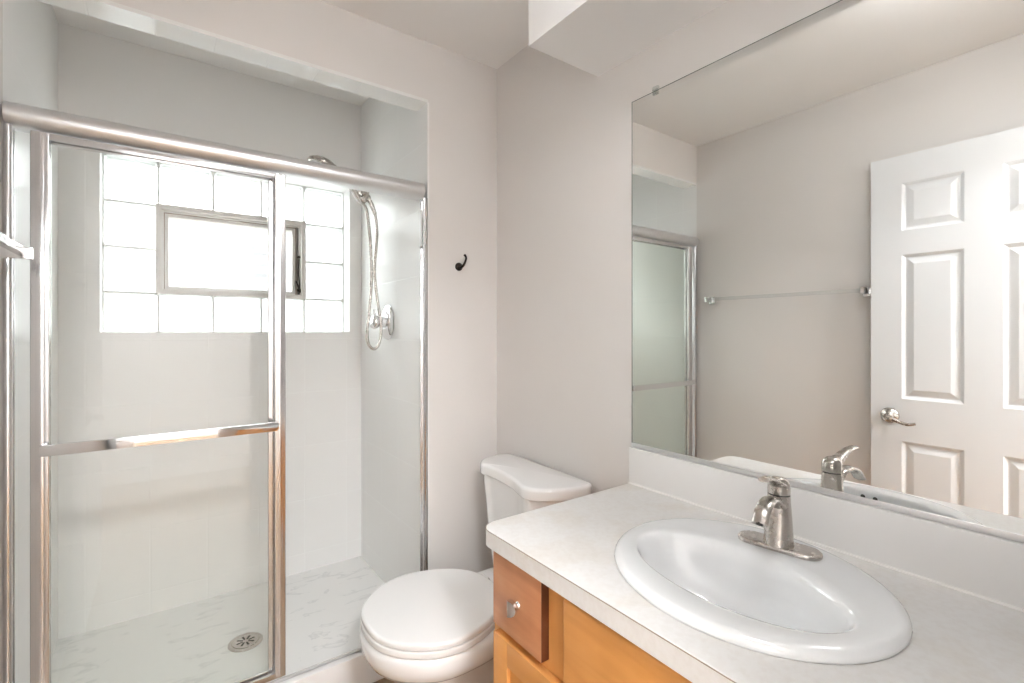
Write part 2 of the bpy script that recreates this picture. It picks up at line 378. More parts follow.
# ---------------------------------------------------------------- glass block window
win = structE('window_1', (0.288, 2.6, WZ0), 'glass block window with a vent sash in the middle')
YBL0, YBL1 = 2.575, 2.665
bw = (WX1 - WX0) / 5; bh = 0.19; bz0 = H - 0.026
colx = [WX0, WX0 + bw - .010, WX0 + 2 * bw - .002, WX0 + 3 * bw, WX0 + 4 * bw - .001, WX1]
bm = BM()
for i in range(6):
    x = colx[i]
    for (za, zb) in ([(bz0, bz0 + 4 * bh)] if i in (0, 1, 4, 5) else [(bz0, bz0 + bh), (bz0 + 3 * bh, bz0 + 4 * bh)]):
        add_box(bm, max(x - .0035, WX0), min(x + .0035, WX1), YBL0 + .006, YBL1 - .006, max(za, WZ0), min(zb, WZ1))
for j in range(5):
    z = bz0 + bh * j
    for (xa, xb) in ([(WX0, WX1)] if j in (0, 1, 3, 4) else [(WX0, colx[1]), (colx[4], WX1)]):
        za, zb = max(z - .0035, WZ0), min(z + .0035, WZ1)
        if zb > za: add_box(bm, xa, xb, YBL0 + .0062, YBL1 - .0062, za, zb)
obj('mortar', bm, M['mortar'], win)
for i in range(5):
    for j in range(4):
        if i in (1, 2, 3) and j in (1, 2): continue
        x0, x1 = colx[i] + .0045, colx[i + 1] - .0045
        z0, z1 = max(bz0 + bh * j + .0045, WZ0 + .001), min(bz0 + bh * (j + 1) - .0045, WZ1 - .001)
        bm = BM()
        def ring(d, y, r=.012):
            return [Vector((p.x, y, p.y)) for p in rr(x0 + d, x1 - d, z0 + d, z1 - d, max(r - d * .2, .004), 3)]
        loft(bm, [ring(.012, YBL1 - .006), ring(.006, YBL1 - .003), ring(0, YBL1 - .008), ring(0, YBL0 + .008), ring(.005, YBL0 + .002), ring(.010, YBL0 + .001), ring(.014, YBL0 + .005)])
        obj('glass_block', bm, M['block'], win, 30)
# vent frame
VX0, VX1, VZ0, VZ1 = colx[1] - .010, colx[4] + .004, bz0 + bh - .002, bz0 + 3 * bh + .006
def frame(bm, x0, x1, z0, z1, w, y0, y1, wb=None, bev=.002):
    wb = wb or w
    add_box(bm, x0, x0 + w, y0, y1, z0, z1, bev); add_box(bm, x1 - w, x1, y0, y1, z0, z1, bev)
    add_box(bm, x0 + w - .001, x1 - w + .001, y0 + .0005, y1 - .0005, z1 - w, z1, bev); add_box(bm, x0 + w - .001, x1 - w + .001, y0 + .0005, y1 - .0005, z0, z0 + wb, bev)
bm = BM(); frame(bm, VX0, VX1, VZ0, VZ1, .021, YBL0 - .016, YBL1)
fr_ = obj('vent_frame', bm, M['winframe'], win, 40)
bm = BM(); frame(bm, VX0 + .019, VX1 - .019, VZ0 + .012, VZ1 - .019, .010, YBL0 + .010, YBL1 - .005)
add_box(bm, VX1 - .042, VX1 - .018, YBL0 + .055, YBL1 - .006, VZ0 + .012, VZ1 - .018)
obj('frame_stop', bm, M['winframe2'], fr_, 40)
bm = BM(); frame(bm, VX0 + .0285, VX1 - .039, VZ0 + .019, VZ1 - .0285, .004, YBL0 + .0215, YBL0 + .030)
obj('gasket', bm, M['seam'], fr_)
bm = BM(); frame(bm, VX0 + .030, VX1 - .041, VZ0 + .020, VZ1 - .030, .016, YBL0 + .024, YBL1 - .012)
sash = obj('sash', bm, M['winframe2'], win, 40)
boxo('pane', M['pane'], sash, VX0 + .044, VX1 - .056, YBL0 + .045, YBL0 + .049, VZ0 + .034, VZ1 - .044)
bm = BM()
xo = VX1 - .030
tube(bm, catmull([(xo, YBL0 + .004, VZ0 + .02), (xo + .002, YBL0 - .002, VZ0 + .07), (xo - .002, YBL0 + .002, VZ0 + .13), (xo, YBL0 + .004, VZ0 + .20)], 5), .0035, 8)
tube(bm, catmull([(xo - .012, YBL0 + .006, VZ0 + .09), (xo - .002, YBL0 - .004, VZ0 + .055), (xo + .008, YBL0 + .006, VZ0 + .035)], 5), .004, 8)
lathe(bm, [(.009, 0), (.009, .01), (.004, .014)], (xo, YBL0 + .01, VZ0 + .045), (0, -1, 0), 14)
lathe(bm, [(.007, 0), (.007, .01)], (xo, YBL0 + .01, VZ0 + .21), (0, -1, 0), 14)
obj('crank_operator', bm, M['bronze'], win, 40)
# what stands outside
bm = BM(); add_box(bm, -4, 5, 6.0, 6.3, -1.5, H + 1.15)
ow = struct('wall_neighbour', bm, M['outbrick'], 'pale brick wall outside the vent pane')
bm = BM(); add_box(bm, -6, 7, YS + .2, 6.0, -1.6, -1.5); struct('ground', bm, simple('outdoor_ground', (0.35, 0.36, 0.33), 0.9))

# ---------------------------------------------------------------- shower enclosure
enc = thing('shower_door_frame', 'aluminium header and side jambs fixed in the shower opening', 'shower frame', (0.26, YB + .02, H - 1.148))
# header: rounded face
zc, hh = H + .545, .0275
prof = [(-.003, -hh), (-.018, -.021), (-.026, -.009), (-.027, .004), (-.021, .017), (-.008, hh), (.045, hh), (.045, -hh)]
prof = [(y, z) for y, z in prof]
bm = BM(); loft(bm, [[Vector((x, YB + .008 + y, zc + z)) for y, z in prof] for x in (XL + .002, XO - .020)])
hd = obj('header_rail', bm, M['alu'], enc, 50)
def jamb(x0, x1, s):
    bm = BM(); add_box(bm, x0, x1, YB - .004, YB + .034, H - 1.147, H + .518, bev=.002)
    xm = x1 if s > 0 else x0
    add_box(bm, xm - .0, xm + s * .005, YB + .000, YB + .004, H - 1.147, H + .518); add_box(bm, xm, xm + s * .005, YB + .027, YB + .031, H - 1.147, H + .518)
    return obj('side_jamb', bm, M['frame_alu'], enc, 40)
jamb(XL + .001, XL + .011, 1); jr = jamb(XO - .014, XO - .001, -1)
boxo('bumper', M['bumper'], jr, XO - .026, XO - .020, YB + .006, YB + .024, H + .33, H + .47, bev=.002)
boxo('bottom_guide', M['frame_alu'], enc, XL + .03, XO - .03, YB + .012, YB + .015, H - 1.1479, H - 1.136)

def panel(root, x0, x1, y, z0, z1, sw, tw=.022, bw_=.020, th=.012):
    """a framed sliding glass panel: stiles, rails, pane"""
    for a, b in ((x0, x0 + sw), (x1 - sw * .9, x1)):
        bm = BM(); add_box(bm, a, b, y - th / 2, y + th / 2, z0, z1, bev=.003, seg=3)
        add_box(bm, a + sw * .3, b - sw * .3, y - th / 2 - .0015, y - th / 2 + .002, z0 + .002, z1 - .002, bev=.001)
        obj('stile', bm, M['frame_alu'], root, 40)
    boxo('top_rail', M['frame_alu'], root, x0 + sw - .001, x1 - sw * .9 + .001, y - th / 2 + .001, y + th / 2 - .001, z1 - tw, z1 - .0005, bev=.002)
    boxo('bottom_rail', M['frame_alu'], root, x0 + sw - .001, x1 - sw * .9 + .001, y - th / 2 + .001, y + th / 2 - .001, z0 + .0005, z0 + bw_, bev=.002)
    boxo('glass_pane', M['glass'], root, x0 + sw * .6, x1 - sw * .5, y - .0025, y + .0025, z0 + bw_ * .6, z1 - tw * .6)
outer = thing('sliding_shower_panel', 'outer framed glass shower panel carrying the towel bar', 'shower door', (.03, YB + .004, H - 1.12))
panel(outer, -.272, .326, YB + .005, H - 1.124, H + .512, .036, .018, .018)
bm = BM(); add_box(bm, -.248, .296, YB - .034, YB - .022, H - .316, H - .288, bev=.0015)
tb = obj('towel_bar', bm, M['chrome'], outer, 40)
for x in (-.246, .296):
    bm = BM(); add_box(bm, x - .006, x + .006, YB - .023, YB - .0005, H - .314, H - .290, bev=.002); obj('bar_bracket', bm, M['chrome'], tb, 40)
inner = thing('sliding_shower_panel', 'inner framed glass shower panel slid behind the outer one', 'shower door', (.03, YB + .024, H - 1.12))
panel(inner, -.262, .300, YB + .0235, H - 1.124, H + .512, .026, .022, .022)

# drain
DC = (.252, 2.045, ZP)
dr = thing('shower_drain', 'round slotted metal drain in the shower floor', 'drain', DC)
bm = BM(); lathe(bm, [(.058, 0), (.058, .002), (.054, .0045), (.046, .0045), (.045, .0035)], DC, seg=40); obj('drain_ring', bm, M['nickel'], dr, 40)
bm = BM(); lathe(bm, [(.043, .002), (.043, .0048), (.041, .0054)], DC, seg=40); obj('drain_cover', bm, M['nickel'], dr, 40)
bm = BM()
for k in range(8):
    a = 2 * PI * k / 8 + .2; d = Vector((math.cos(a), math.sin(a), 0)); n = Vector((-d.y, d.x, 0)); c = Vector(DC)
    q = [c + d * .010 - n * .0028, c + d * .031 - n * .0036, c + d * .031 + n * .0036, c + d * .010 + n * .0028]
    loft(bm, [[p + Vector((0, 0, .005)) for p in q], [p + Vector((0, 0, .0057)) for p in q]])
obj('slots', bm, M['dark'], dr)

# shower valve
VC = (XO, 2.115, H + .042)
vl = thing('shower_valve', 'chrome shower valve with round escutcheon and lever knob', 'shower valve', VC)
bm = BM(); lathe(bm, [(.080, 0), (.080, .003), (.074, .010), (.055, .015), (.034, .018)], VC, (-1, 0, 0), 40); obj('escutcheon', bm, M['chrome'], vl, 40)
bm = BM(); lathe(bm, [(.026, .016), (.024, .034), (.019, .038), (.017, .046)], VC, (-1, 0, 0), 28); obj('valve_stem', bm, M['chrome'], vl, 40)
bm = BM(); lathe(bm, [(.012, .044), (.026, .048), (.033, .056), (.034, .066), (.028, .075), (.012, .080)], VC, (-1, 0, 0), 28)
tube(bm, catmull([(XO - .062, 2.115, H + .06), (XO - .065, 2.112, H + .085), (XO - .067, 2.110, H + .10)], 4), .006, 10)
obj('valve_handle', bm, M['chrome'], vl, 40)
# shower arm + hand shower
arm = thing('shower_outlet', 'nickel shower outlet pipe and holder on the tiled side wall', 'shower arm', (XO, 2.13, H + .70))
bm = BM(); lathe(bm, [(.026, 0), (.026, .003), (.020, .009), (.012, .012)], (XO, 2.13, H + .685), (-1, 0, 0), 28); obj('wall_flange', bm, M['nickel'], arm, 40)
bm = BM(); tube(bm, catmull([(XO - .002, 2.13, H + .685), (XO - .05, 2.13, H + .682), (XO - .09, 2.13, H + .660), (XO - .105, 2.13, H + .64)], 6), .0105, 14); obj('arm_pipe', bm, M['nickel'], arm, 40)
bm = BM()
lathe(bm, [(.014, -.012), (.018, -.008), (.019, .012), (.014, .018)], (.733, 2.13, H + .622), (-.5, 0, -.85), 20)
tube(bm, [(.745, 2.13, H + .612), (.722, 2.13, H + .585), (.700, 2.13, H + .598)], [.019, .020, .015], 16)
obj('holder', bm, M['nickel'], arm, 40)
hs = thing('hand_shower', 'nickel hand shower resting in its holder with a looping hose', 'hand shower', (.71, 2.128, H + .59))
bm = BM(); tube(bm, catmull([(.712, 2.125, H + .580), (.68, 2.122, H + .622), (.63, 2.118, H + .672), (.59, 2.115, H + .702)], 5), resamp([.012, .0115, .013, .016], 16), 14); obj('wand_handle', bm, M['nickel'], hs, 40)
bm = BM(); lathe(bm, [(.018, .022), (.040, .018), (.056, .008), (.059, -.004), (.055, -.010), (.040, -.012)], (.545, 2.112, H + .706), (.25, -.05, 1), 36); obj('spray_head', bm, M['nickel'], hs, 50)
bm = BM(); lathe(bm, [(.048, -.0125), (.046, -.014)], (.545, 2.112, H + .706), (.25, -.05, 1), 36); obj('spray_face', bm, M['bumper'], hs, 50)
hose = [(.716, 2.122, H + .572), (.733, 2.112, H + .545), (.742, 2.105, H + .47), (.747, 2.10, H + .40), (.752, 2.10, H + .30), (.751, 2.098, H + .20), (.740, 2.095, H + .08), (.730, 2.092, H - .01), (.738, 2.09, H - .06),
        (.762, 2.088, H - .078), (.785, 2.09, H - .05), (.795, 2.095, H + .03), (.782, 2.105, H + .14), (.772, 2.115, H + .27), (.781, 2.118, H + .38), (.785, 2.120, H + .47), (.772, 2.12, H + .545), (.752, 2.125, H + .585)]
bm = BM(); tube(bm, catmull(hose, 6), .0068, 10); hz_ = obj('hose', bm, M['nickel'], hs, 60)
bm = BM(); tube(bm, [(.748, 2.126, H + .594), (.762, 2.123, H + .570), (.776, 2.119, H + .530)], [.011, .0105, .009], 12); obj('hose_nut', bm, M['nickel'], hz_, 40)

# ---------------------------------------------------------------- wall hook
hk = thing('robe_hook', 'small dark bronze robe hook on the wall between shower and corner', 'hook', (.974, YB, H + .272))
bm = BM(); lathe(bm, [(.0165, 0), (.0165, .004), (.012, .008), (.007, .012)], (.972, YB, H + .262), (0, -1, 0), 24); obj('hook_rosette', bm, M['bronze'], hk, 40)
bm = BM(); tube(bm, catmull([(.972, YB - .010, H + .256), (.976, YB - .030, H + .264), (.985, YB - .034, H + .285), (.990, YB - .028, H + .300), (.984, YB - .024, H + .310)], 5), resamp([.005, .005, .0042, .0042, .0048], 21), 12); obj('hook_arm', bm, M['bronze'], hk, 40)

# ---------------------------------------------------------------- towel bar
tw = thing('towel_bar', 'clear acrylic towel bar with chrome end posts on the left wall', 'towel bar', (XL, 1.21, H + .18))
boxo('bar', M['acrylic'], tw, -.273, -.255, .835, 1.592, H + .177, H + .195, bev=.002)
for y in (.826, 1.600):
    bm = BM(); add_box(bm, XL + .0005, XL + .008, y - .018, y + .018, H + .160, H + .205, bev=.003)
    add_box(bm, XL + .006, -.250, y - .009, y + .009, H + .171, H + .200, bev=.003); obj('bracket', bm, M['chrome'], tw, 40)

# ---------------------------------------------------------------- toilet
TY = 1.388
toi = thing('toilet', 'white two-piece toilet with closed lid beside the vanity', 'toilet', (.85, TY, 0))
half = [(.482, 0), (.486, .052), (.498, .090), (.522, .129), (.555, .162), (.606, .196), (.66, .213), (.72, .212), (.79, .190), (.85, .153), (.883, .122), (.905, .086), (.917, .045), (.921, 0)]
def lid_plan(grow=0.0, zscale=1.0):
    h_ = [(x, y) for x, y in half]
    p = [(x, TY + y, 0) for x, y in h_] + [(x, TY - y, 0) for x, y in reversed(h_[1:-1])]
    c = catmull(p, 4, True)
    return offset_loop(c, -grow)
bm = BM(); slab(bm, lid_plan(), H - .878, H - .857, .009, .003, 6, dome=.002); obj('seat_lid', bm, M['seat'], toi, 50)
bm = BM(); slab(bm, lid_plan(.002), H - .899, H - .880, .004, .003, 4); obj('seat', bm, M['seat'], toi, 50)
for s in (-1, 1):
    bm = BM(); tube(bm, [(.930, TY + s * .055 - .02, H - .880), (.930, TY + s * .055 + .02, H - .880)], .009, 14); add_box(bm, .922, .944, TY + s * .055 - .012, TY + s * .055 + .012, H - .903, H - .880, .002); obj('hinge', bm, M['seat'], toi, 40)
def egg(xf, xb, w, z, n=56, pw=2.6, wm=.46):
    xm = xf + (xb - xf) * wm; out = []
    for k in range(n):
        a = 2 * PI * k / n; c, s = math.cos(a), math.sin(a)
        if c < 0: x = xm + (xm - xf) * c; y = w * s
        else:
            x = xm + (xb - xm) * (abs(c) ** (2 / pw)); y = w * math.copysign(abs(s) ** (2 / pw), s)
        out.append(Vector((x, TY + y, z)))
    return out
bm = BM()
loft(bm, [egg(.486, .945, .205, H - .902), egg(.478, .95, .213, H - .906), egg(.474, .95, .217, H - .92), egg(.476, .95, .216, H - .945), egg(.484, .95, .210, H - .965), egg(.492, .955, .197, H - .980),
          egg(.520, .96, .175, H - .990), egg(.56, .97, .150, H - 1.02), egg(.60, .985, .130, H - 1.07), egg(.625, 1.0, .118, H - 1.12), egg(.635, 1.02, .112, H - 1.17), egg(.625, 1.04, .118, H - 1.22), egg(.615, 1.05, .124, H - 1.25), egg(.612, 1.055, .126, H - 1.265)])
obj('bowl', bm, M['porcelain'], toi, 60)
bm = BM(); plan = rr(.90, 1.135, TY - .150, TY + .150, .045, 8)
slab(bm, plan, H - .97, H - .903, .008, .02, 5); obj('tank_shelf', bm, M['porcelain'], toi, 50)
for s in (-1, 1):
    bm = BM(); lathe(bm, [(.016, 0), (.016, .006), (.011, .014), (.004, .017)], (.86, TY + s * .135, .0005), seg=20); obj('bolt_cap', bm, M['seat'], toi, 40)
lidp = [(.962, 1.520), (.966, 1.478), (.964, 1.400), (.953, 1.318), (.938, 1.262), (.926, 1.215), (.934, 1.180), (.968, 1.145), (1.022, 1.115), (1.085, 1.101), (1.122, 1.108), (1.138, 1.135), (1.140, 1.25), (1.141, 1.40), (1.141, 1.53), (1.135, 1.578), (1.10, 1.598), (1.05, 1.594), (.995, 1.570)]
lp = catmull([(x, y, 0) for x, y in lidp], 5, True)
bm = BM(); slab(bm, lp, H - .532, H - .487, .012, .005, 6, dome=.005); obj('tank_lid', bm, M['porcelain'], toi, 50)
cx_, cy_ = 1.05, 1.35
def tank_ring(inset, f, z, fx=1.0):
    return [Vector((1.138 + (min(p.x, 1.138) - 1.138) * fx, cy_ + (p.y - cy_) * f, z)) for p in offset_loop(lp, inset)]
bm = BM(); loft(bm, [tank_ring(.012, .70, H - .896, .82), tank_ring(.012, .74, H - .888, .86), tank_ring(.012, .79, H - .86, .90), tank_ring(.012, .87, H - .75, .94), tank_ring(.012, .93, H - .65, .97), tank_ring(.012, .98, H - .56, 1.0), tank_ring(.012, .985, H - .531, 1.0)])
obj('tank', bm, M['porcelain'], toi, 50)

# ---------------------------------------------------------------- vanity
CY0, CY1 = YN + .016, .968          # countertop run
van = thing('vanity_cabinet', 'honey maple vanity cabinet with shaker doors under the sink', 'cabinet', (.89, .5, 0))
BX = .640                           # face frame plane
zt = H - .497
bm = BM()
add_box(bm, BX + .02, XR - .004, .932, .950, 0, zt); add_box(bm, BX + .02, XR - .004, CY0 + .002, CY0 + .02, 0, zt)
add_box(bm, XR - .012, XR - .004, CY0 + .02, .932, 0, zt); add_box(bm, BX + .02, XR - .012, CY0 + .02, .932, .09, .108)
add_box(bm, BX + .06, BX + .075, CY0 + .02, .932, 0, .09)
obj('carcass', bm, M['honey_v'], van)
bm = BM()
for y0, y1 in ((.905, .950), (.700, .760), (CY0 + .001, CY0 + .04), (.19, .25), (.455, .495)):
    add_box(bm, BX, BX + .0198, y0, y1, .09, zt)
for z0, z1 in ((zt - .02, zt), (H - .715, H - .66), (.0905, .13)):
    add_box(bm, BX + .0002, BX + .0196, CY0 + .002, .949, z0, z1)
add_box(bm, BX + .012, BX + .0185, CY0 + .002, .949, .1, zt - .002)
obj('face_frame', bm, M['honey_v'], van)
dw = boxo('drawer', M['red'], van, BX - .0205, BX - .0005, .752, .926, H - .672, H - .506, bev=.0015)
dw['label'] = 'reddish drawer front, redder than the rest of the cabinet'
bm = BM(); add_box(bm, BX - .0198, BX - .0004, .7514, .7523, H - .671, H - .507); obj('drawer_edge', bm, M['red_dark'], dw)
KC = (BX - .0205, .831, H - .590)
bm = BM(); lathe(bm, [(.008, 0), (.006, .004), (.006, .014)], KC, (-1, 0, 0), 18)
kn = 32
def kring(rad, dx, ridge): return [Vector((KC[0] - dx - ridge * (1 - min(abs(rad * math.cos(2 * PI * k / kn)) / .017, 1)), KC[1] + rad * math.cos(2 * PI * k / kn), KC[2] + rad * math.sin(2 * PI * k / kn))) for k in range(kn)]
loft(bm, [kring(.006, .013, 0), kring(.0165, .014, 0), kring(.0175, .016, 0), kring(.0170, .019, .009), kring(.012, .019, .009), kring(.006, .019, .009), kring(.001, .019, .009)])
obj('knob', bm, M['chrome'], dw, 25)
def front_panel(name, y0, y1, z0, z1, parent, fw=.055, shaker=True):
    bm = BM(); xa, xb = BX - .0205, BX - .0005
    if shaker:
        add_box(bm, xa, xb, y0, y0 + fw, z0, z1, .002); add_box(bm, xa, xb, y1 - fw, y1, z0, z1, .002)
        add_box(bm, xa + .0001, xb, y0 + fw - .0015, y1 - fw + .0015, z1 - fw, z1, .002); add_box(bm, xa + .0001, xb, y0 + fw - .0015, y1 - fw + .0015, z0, z0 + fw, .002)
        o = obj(name, bm, M['honey'], parent, 40)
        boxo('door_panel', M['honey_v'], o, xa + .009, xb - .003, y0 + fw - .001, y1 - fw + .001, z0 + fw - .001, z1 - fw + .001)
    else:
        add_box(bm, xa, xb, y0, y1, z0, z1, .006, 3); o = obj(name, bm, M['honey'], parent, 40)
    return o
front_panel('false_front', .262, .688, H - .672, H - .511, van, shaker=False)
front_panel('drawer', CY0 + .025, .185, H - .672, H - .511, van, shaker=False)
for y0, y1 in ((.482, .926), (CY0 + .025, .468)):
    d = front_panel('door', y0, y1, .125, H - .692, van)
    yk = y0 + .03 if y0 > .4 else y1 - .03
    bm = BM(); lathe(bm, [(.008, 0), (.006, .004), (.006, .014), (.015, .018), (.016, .024), (.010, .028)], (BX - .0205, yk, H - .76), (-1, 0, 0), 18); obj('knob', bm, M['chrome'], d, 40)

# countertop with sink cut-out
ct = thing('countertop', 'cream mottled laminate vanity countertop with attached backsplash', 'countertop', (.88, .5, H - .5))
SX, SY = .858, .478
def plan_counter(d=0.0):
    r = .042; x0, x1, y0, y1 = .606 + d, XR - .001, CY0, CY1 - .002 - d
    pts = [(x1, y0), (x1, y1)]
    for k in range(9):
        a = PI / 2 + PI / 2 * k / 8; pts.append((x0 + r + r * math.cos(a), y1 - r + r * math.sin(a)))
    pts.append((x0, y0)); return pts
def counter_mesh():
    bm = BM(); zt_, zb_ = H - .458, H - .4965
    def loop(pts, z): 
        vs = [bm.verts.new((x, y, z)) for x, y in pts]; es = [bm.edges.new((vs[i], vs[(i + 1) % len(vs)])) for i in range(len(vs))]; return vs, es
    el = [(.874 + .180 * math.cos(2 * PI * k / 64), .480 + .222 * math.sin(2 * PI * k / 64)) for k in range(64)]
    prev = []
    for z, d in ((zt_, .0015), (zt_ - .0015, 0), (zb_, 0)):
        prev.append((z, d))
    for z, d in (prev[0], prev[2]):
        o, oe = loop(plan_counter(d), z); i, ie = loop(el, z)
        bmesh.ops.triangle_fill(bm, use_beauty=True, edges=oe + ie)
        if z == zt_: ot, it = o, i
        else: ob, ib = o, i
    mid = [bm.verts.new((x, y, zt_ - .0015)) for x, y in plan_counter(0)]
    n = len(ot)
    for k in range(n):
        bm.faces.new((ot[k], ot[(k + 1) % n], mid[(k + 1) % n], mid[k])); bm.faces.new((mid[k], mid[(k + 1) % n], ob[(k + 1) % n], ob[k]))
    for k in range(64): bm.faces.new((it[k], it[(k + 1) % 64], ib[(k + 1) % 64], ib[k]))
    bmesh.ops.recalc_face_normals(bm, faces=bm.faces[:]); return bm
obj('worktop', counter_mesh(), M['laminate'], ct, 30)
sp_ = [(x, y) for x, y in plan_counter(-.0006)][1:]
bm = BM()
rings = [[Vector((x, y, H - .4602)), Vector((x + .0012, y - .0012, H - .4602)), Vector((x + .0012, y - .0012, H - .4590)), Vector((x, y, H - .4590))] for x, y in sp_[1:]]
loft(bm, rings); obj('edge_seam', bm, M['seam'], ct)
bm = BM(); add_box(bm, XR - .021, XR - .001, CY0, CY1 - .001, H - .4578, H - .350, bev=.002); obj('backsplash', bm, simple('cream_splash_laminate', (.84, .825, .81), .25), ct, 40)
bm = BM(); tube(bm, [(XR - .0215, CY0, H - .457), (XR - .0215, CY1 - .002, H - .457)], .003, 8); obj('caulk_line', bm, M['caulk'], ct, 40)

# sink
sk = thing('sink', 'white oval drop-in sink set in the countertop', 'sink', (SX, SY, H - .457))
def ell(cx, cy, ax, ay, rot, z, n=72):
    c, q = math.cos(math.radians(rot)), math.sin(math.radians(rot)); out = []
    for k in range(n):
        x, y = ax * math.cos(2 * PI * k / n), ay * math.sin(2 * PI * k / n); out.append(Vector((cx + x * c - y * q, cy + x * q + y * c, z)))
    return out
R_ = [(.882, .478, .2215, .2510, -9.6, -.4575), (.882, .478, .2230, .2525, -9.6, -.4545), (.882, .478, .2215, .2510, -9.6, -.4500), (.881, .478, .2170, .2465, -9.6, -.4455), (.880, .479, .2110, .2410, -9.6, -.4425),
      (.878, .479, .2040, .2340, -9.4, -.4410), (.868, .480, .172, .222, -7, -.4415), (.853, .481, .133, .208, -4, -.4420), (.848, .481, .121, .201, -3, -.4435), (.846, .481, .115, .196, -3, -.4480),
      (.8455, .481, .110, .190, -3, -.459), (.845, .481, .106, .183, -3, -.475), (.844, .481, .104, .176, -3, -.500), (.846, .480, .093, .155, -2, -.528), (.849, .479, .075, .122, -1, -.553), (.853, .478, .052, .078, 0, -.569), (.858, .478, .028, .032, 0, -.576), (.858, .478, .022, .022, 0, -.578)]
bm = BM(); loft(bm, [ell(*q[:5], H + q[5]) for q in R_] , False, False)
loft(bm, [ell(q[0], q[1], q[2] + .008, q[3] + .008, q[4], H + q[5] - .010) for q in R_[9:]], False, True)
bm.verts.ensure_lookup_table()
obj('basin', bm, M['sink'], sk, 60)
bm = BM(); lathe(bm, [(.0225, -.002), (.0225, .001), (.018, .003), (.014, .001)], (.858, SY, H - .5785), seg=28); obj('drain_flange', bm, M['nickel'], sk, 40)
bm = BM(); lathe(bm, [(.013, 0), (.013, .006), (.009, .009)], (.858, SY, H - .577), seg=24); obj('stopper', bm, M['nickel'], sk, 40)

# faucet (built around its own axis, turned 9 degrees)
fa = thing('faucet', 'brushed nickel single-lever faucet on the back rim of sink', 'faucet', (1.021, .476, H - .4415))
FR = Matrix.Translation((1.021, .476, H - .4415)) @ Matrix.Rotation(math.radians(9), 4, 'Z') @ Matrix.Diagonal((1, 1, 1.055, 1))
def fobj(name, bm, par=fa, sm=50):
    bm.transform(FR); return obj(name, bm, M['nickel'], par, sm)
bm = BM(); pln = []
for k in range(48):
    a = 2 * PI * k / 48; pln.append(Vector(((.029 * math.cos(a)), .029 * math.sin(a) + math.copysign(.049, math.sin(a)) if abs(math.sin(a)) > 1e-6 else 0, 0)))
pln = [p if abs(p.y) > 1e-6 else Vector((p.x, .0, 0)) for p in pln]
slab(bm, pln, 0, .0085, .004, .001, 5); fobj('base_plate', bm)
bm = BM()
def oval(cx, rx, ry, z, n=36): return [Vector((cx + rx * math.cos(2 * PI * k / n), ry * math.sin(2 * PI * k / n), z)) for k in range(n)]
loft(bm, [oval(0, .0285, .0285, .0075), oval(0, .0270, .0275, .014), oval(.001, .0245, .0265, .030), oval(.002, .0225, .025, .050), oval(.003, .0210, .0232, .070), oval(.003, .0205, .0218, .088), oval(.003, .0203, .0212, .102)])
body = fobj('body', bm)
# spout: broad arc forward
sp = catmull([(.002, 0, .066), (-.014, 0, .086), (-.038, 0, .1005), (-.066, 0, .103), (-.094, 0, .094), (-.113, 0, .074)], 6)
bm = BM(); tube(bm, sp, resamp([.0190, .0175, .0158, .0150, .0148, .0148], len(sp)), 20, flat=.42)
spo = fobj('spout', bm)
bm = BM(); d = Vector((-.58, 0, -.82)); lathe(bm, [(.0062, -.002), (.0062, .0012), (.005, .0014)], Vector((-.113, 0, .0742)), d, 20); bm.transform(FR); obj('aerator', bm, M['dark'], spo, 40)
bm = BM()
loft(bm, [oval(.003, .0188, .0196, .1020), oval(.003, .0188, .0196, .1045)]); bm.transform(FR); obj('joint_ring', bm, M['dark'], body, 40)
bm = BM()
loft(bm, [oval(.003, .0203, .0212, .1045), oval(.003, .0203, .0212, .115), oval(.002, .0198, .0205, .123), oval(0, .0175, .0185, .130), oval(-.003, .012, .013, .135), oval(-.004, .004, .005, .137)])
hnd = fobj('handle_cap', bm)
lv = catmull([(.004, 0, .120), (-.018, 0, .128), (-.042, 0, .138), (-.066, 0, .146), (-.092, 0, .149)], 6)
bm = BM(); tube(bm, lv, resamp([.0190, .0170, .0130, .0110, .0100], len(lv)), 18, flat=.42); fobj('lever', bm, hnd)

# ---------------------------------------------------------------- mirror
MZ0, MZ1, MY1 = H - .338, H + .695, .966
mi = thing('wall_mirror', 'large frameless wall mirror above the vanity backsplash', 'mirror', (XR, .5, MZ0))
bm = BM(); add_box(bm, XR - .006, XR - .0008, CY0 + .004, MY1, MZ0, MZ1); obj('mirror_glass', bm, M['mirror'], mi)
bm = BM(); add_box(bm, XR - .0064, XR - .0005, MY1, MY1 + .0022, MZ0, MZ1); add_box(bm, XR - .0064, XR - .0005, CY0 + .004, MY1 + .0022, MZ1, MZ1 + .0018)
obj('mirror_edge', bm, simple('mirror_edge', (.16, .18, .16), .3), mi)
bm = BM(); add_box(bm, XR - .0095, XR - .0005, CY0 + .002, MY1 + .001, H - .3498, MZ0 + .0006, .001); obj('bottom_channel', bm, M['alu'], mi, 40)
for y in (.881, .20):
    bm = BM(); add_box(bm, XR - .010, XR - .0005, y - .010, y + .010, MZ1 + .002, MZ1 + .014, .003); add_box(bm, XR - .0105, XR - .0065, y - .009, y + .009, MZ1 - .010, MZ1 + .006, .0015)
    obj('mirror_clip', bm, M['acrylic'], mi, 40)
for y in (.372, .351):
    bm = BM(); lathe(bm, [(.0042, 0), (.0036, .0006)], (XR - .0061, y, MZ0 + .002), (-1, 0, 0), 12); obj('dark_spot', bm, M['dark'], mi)

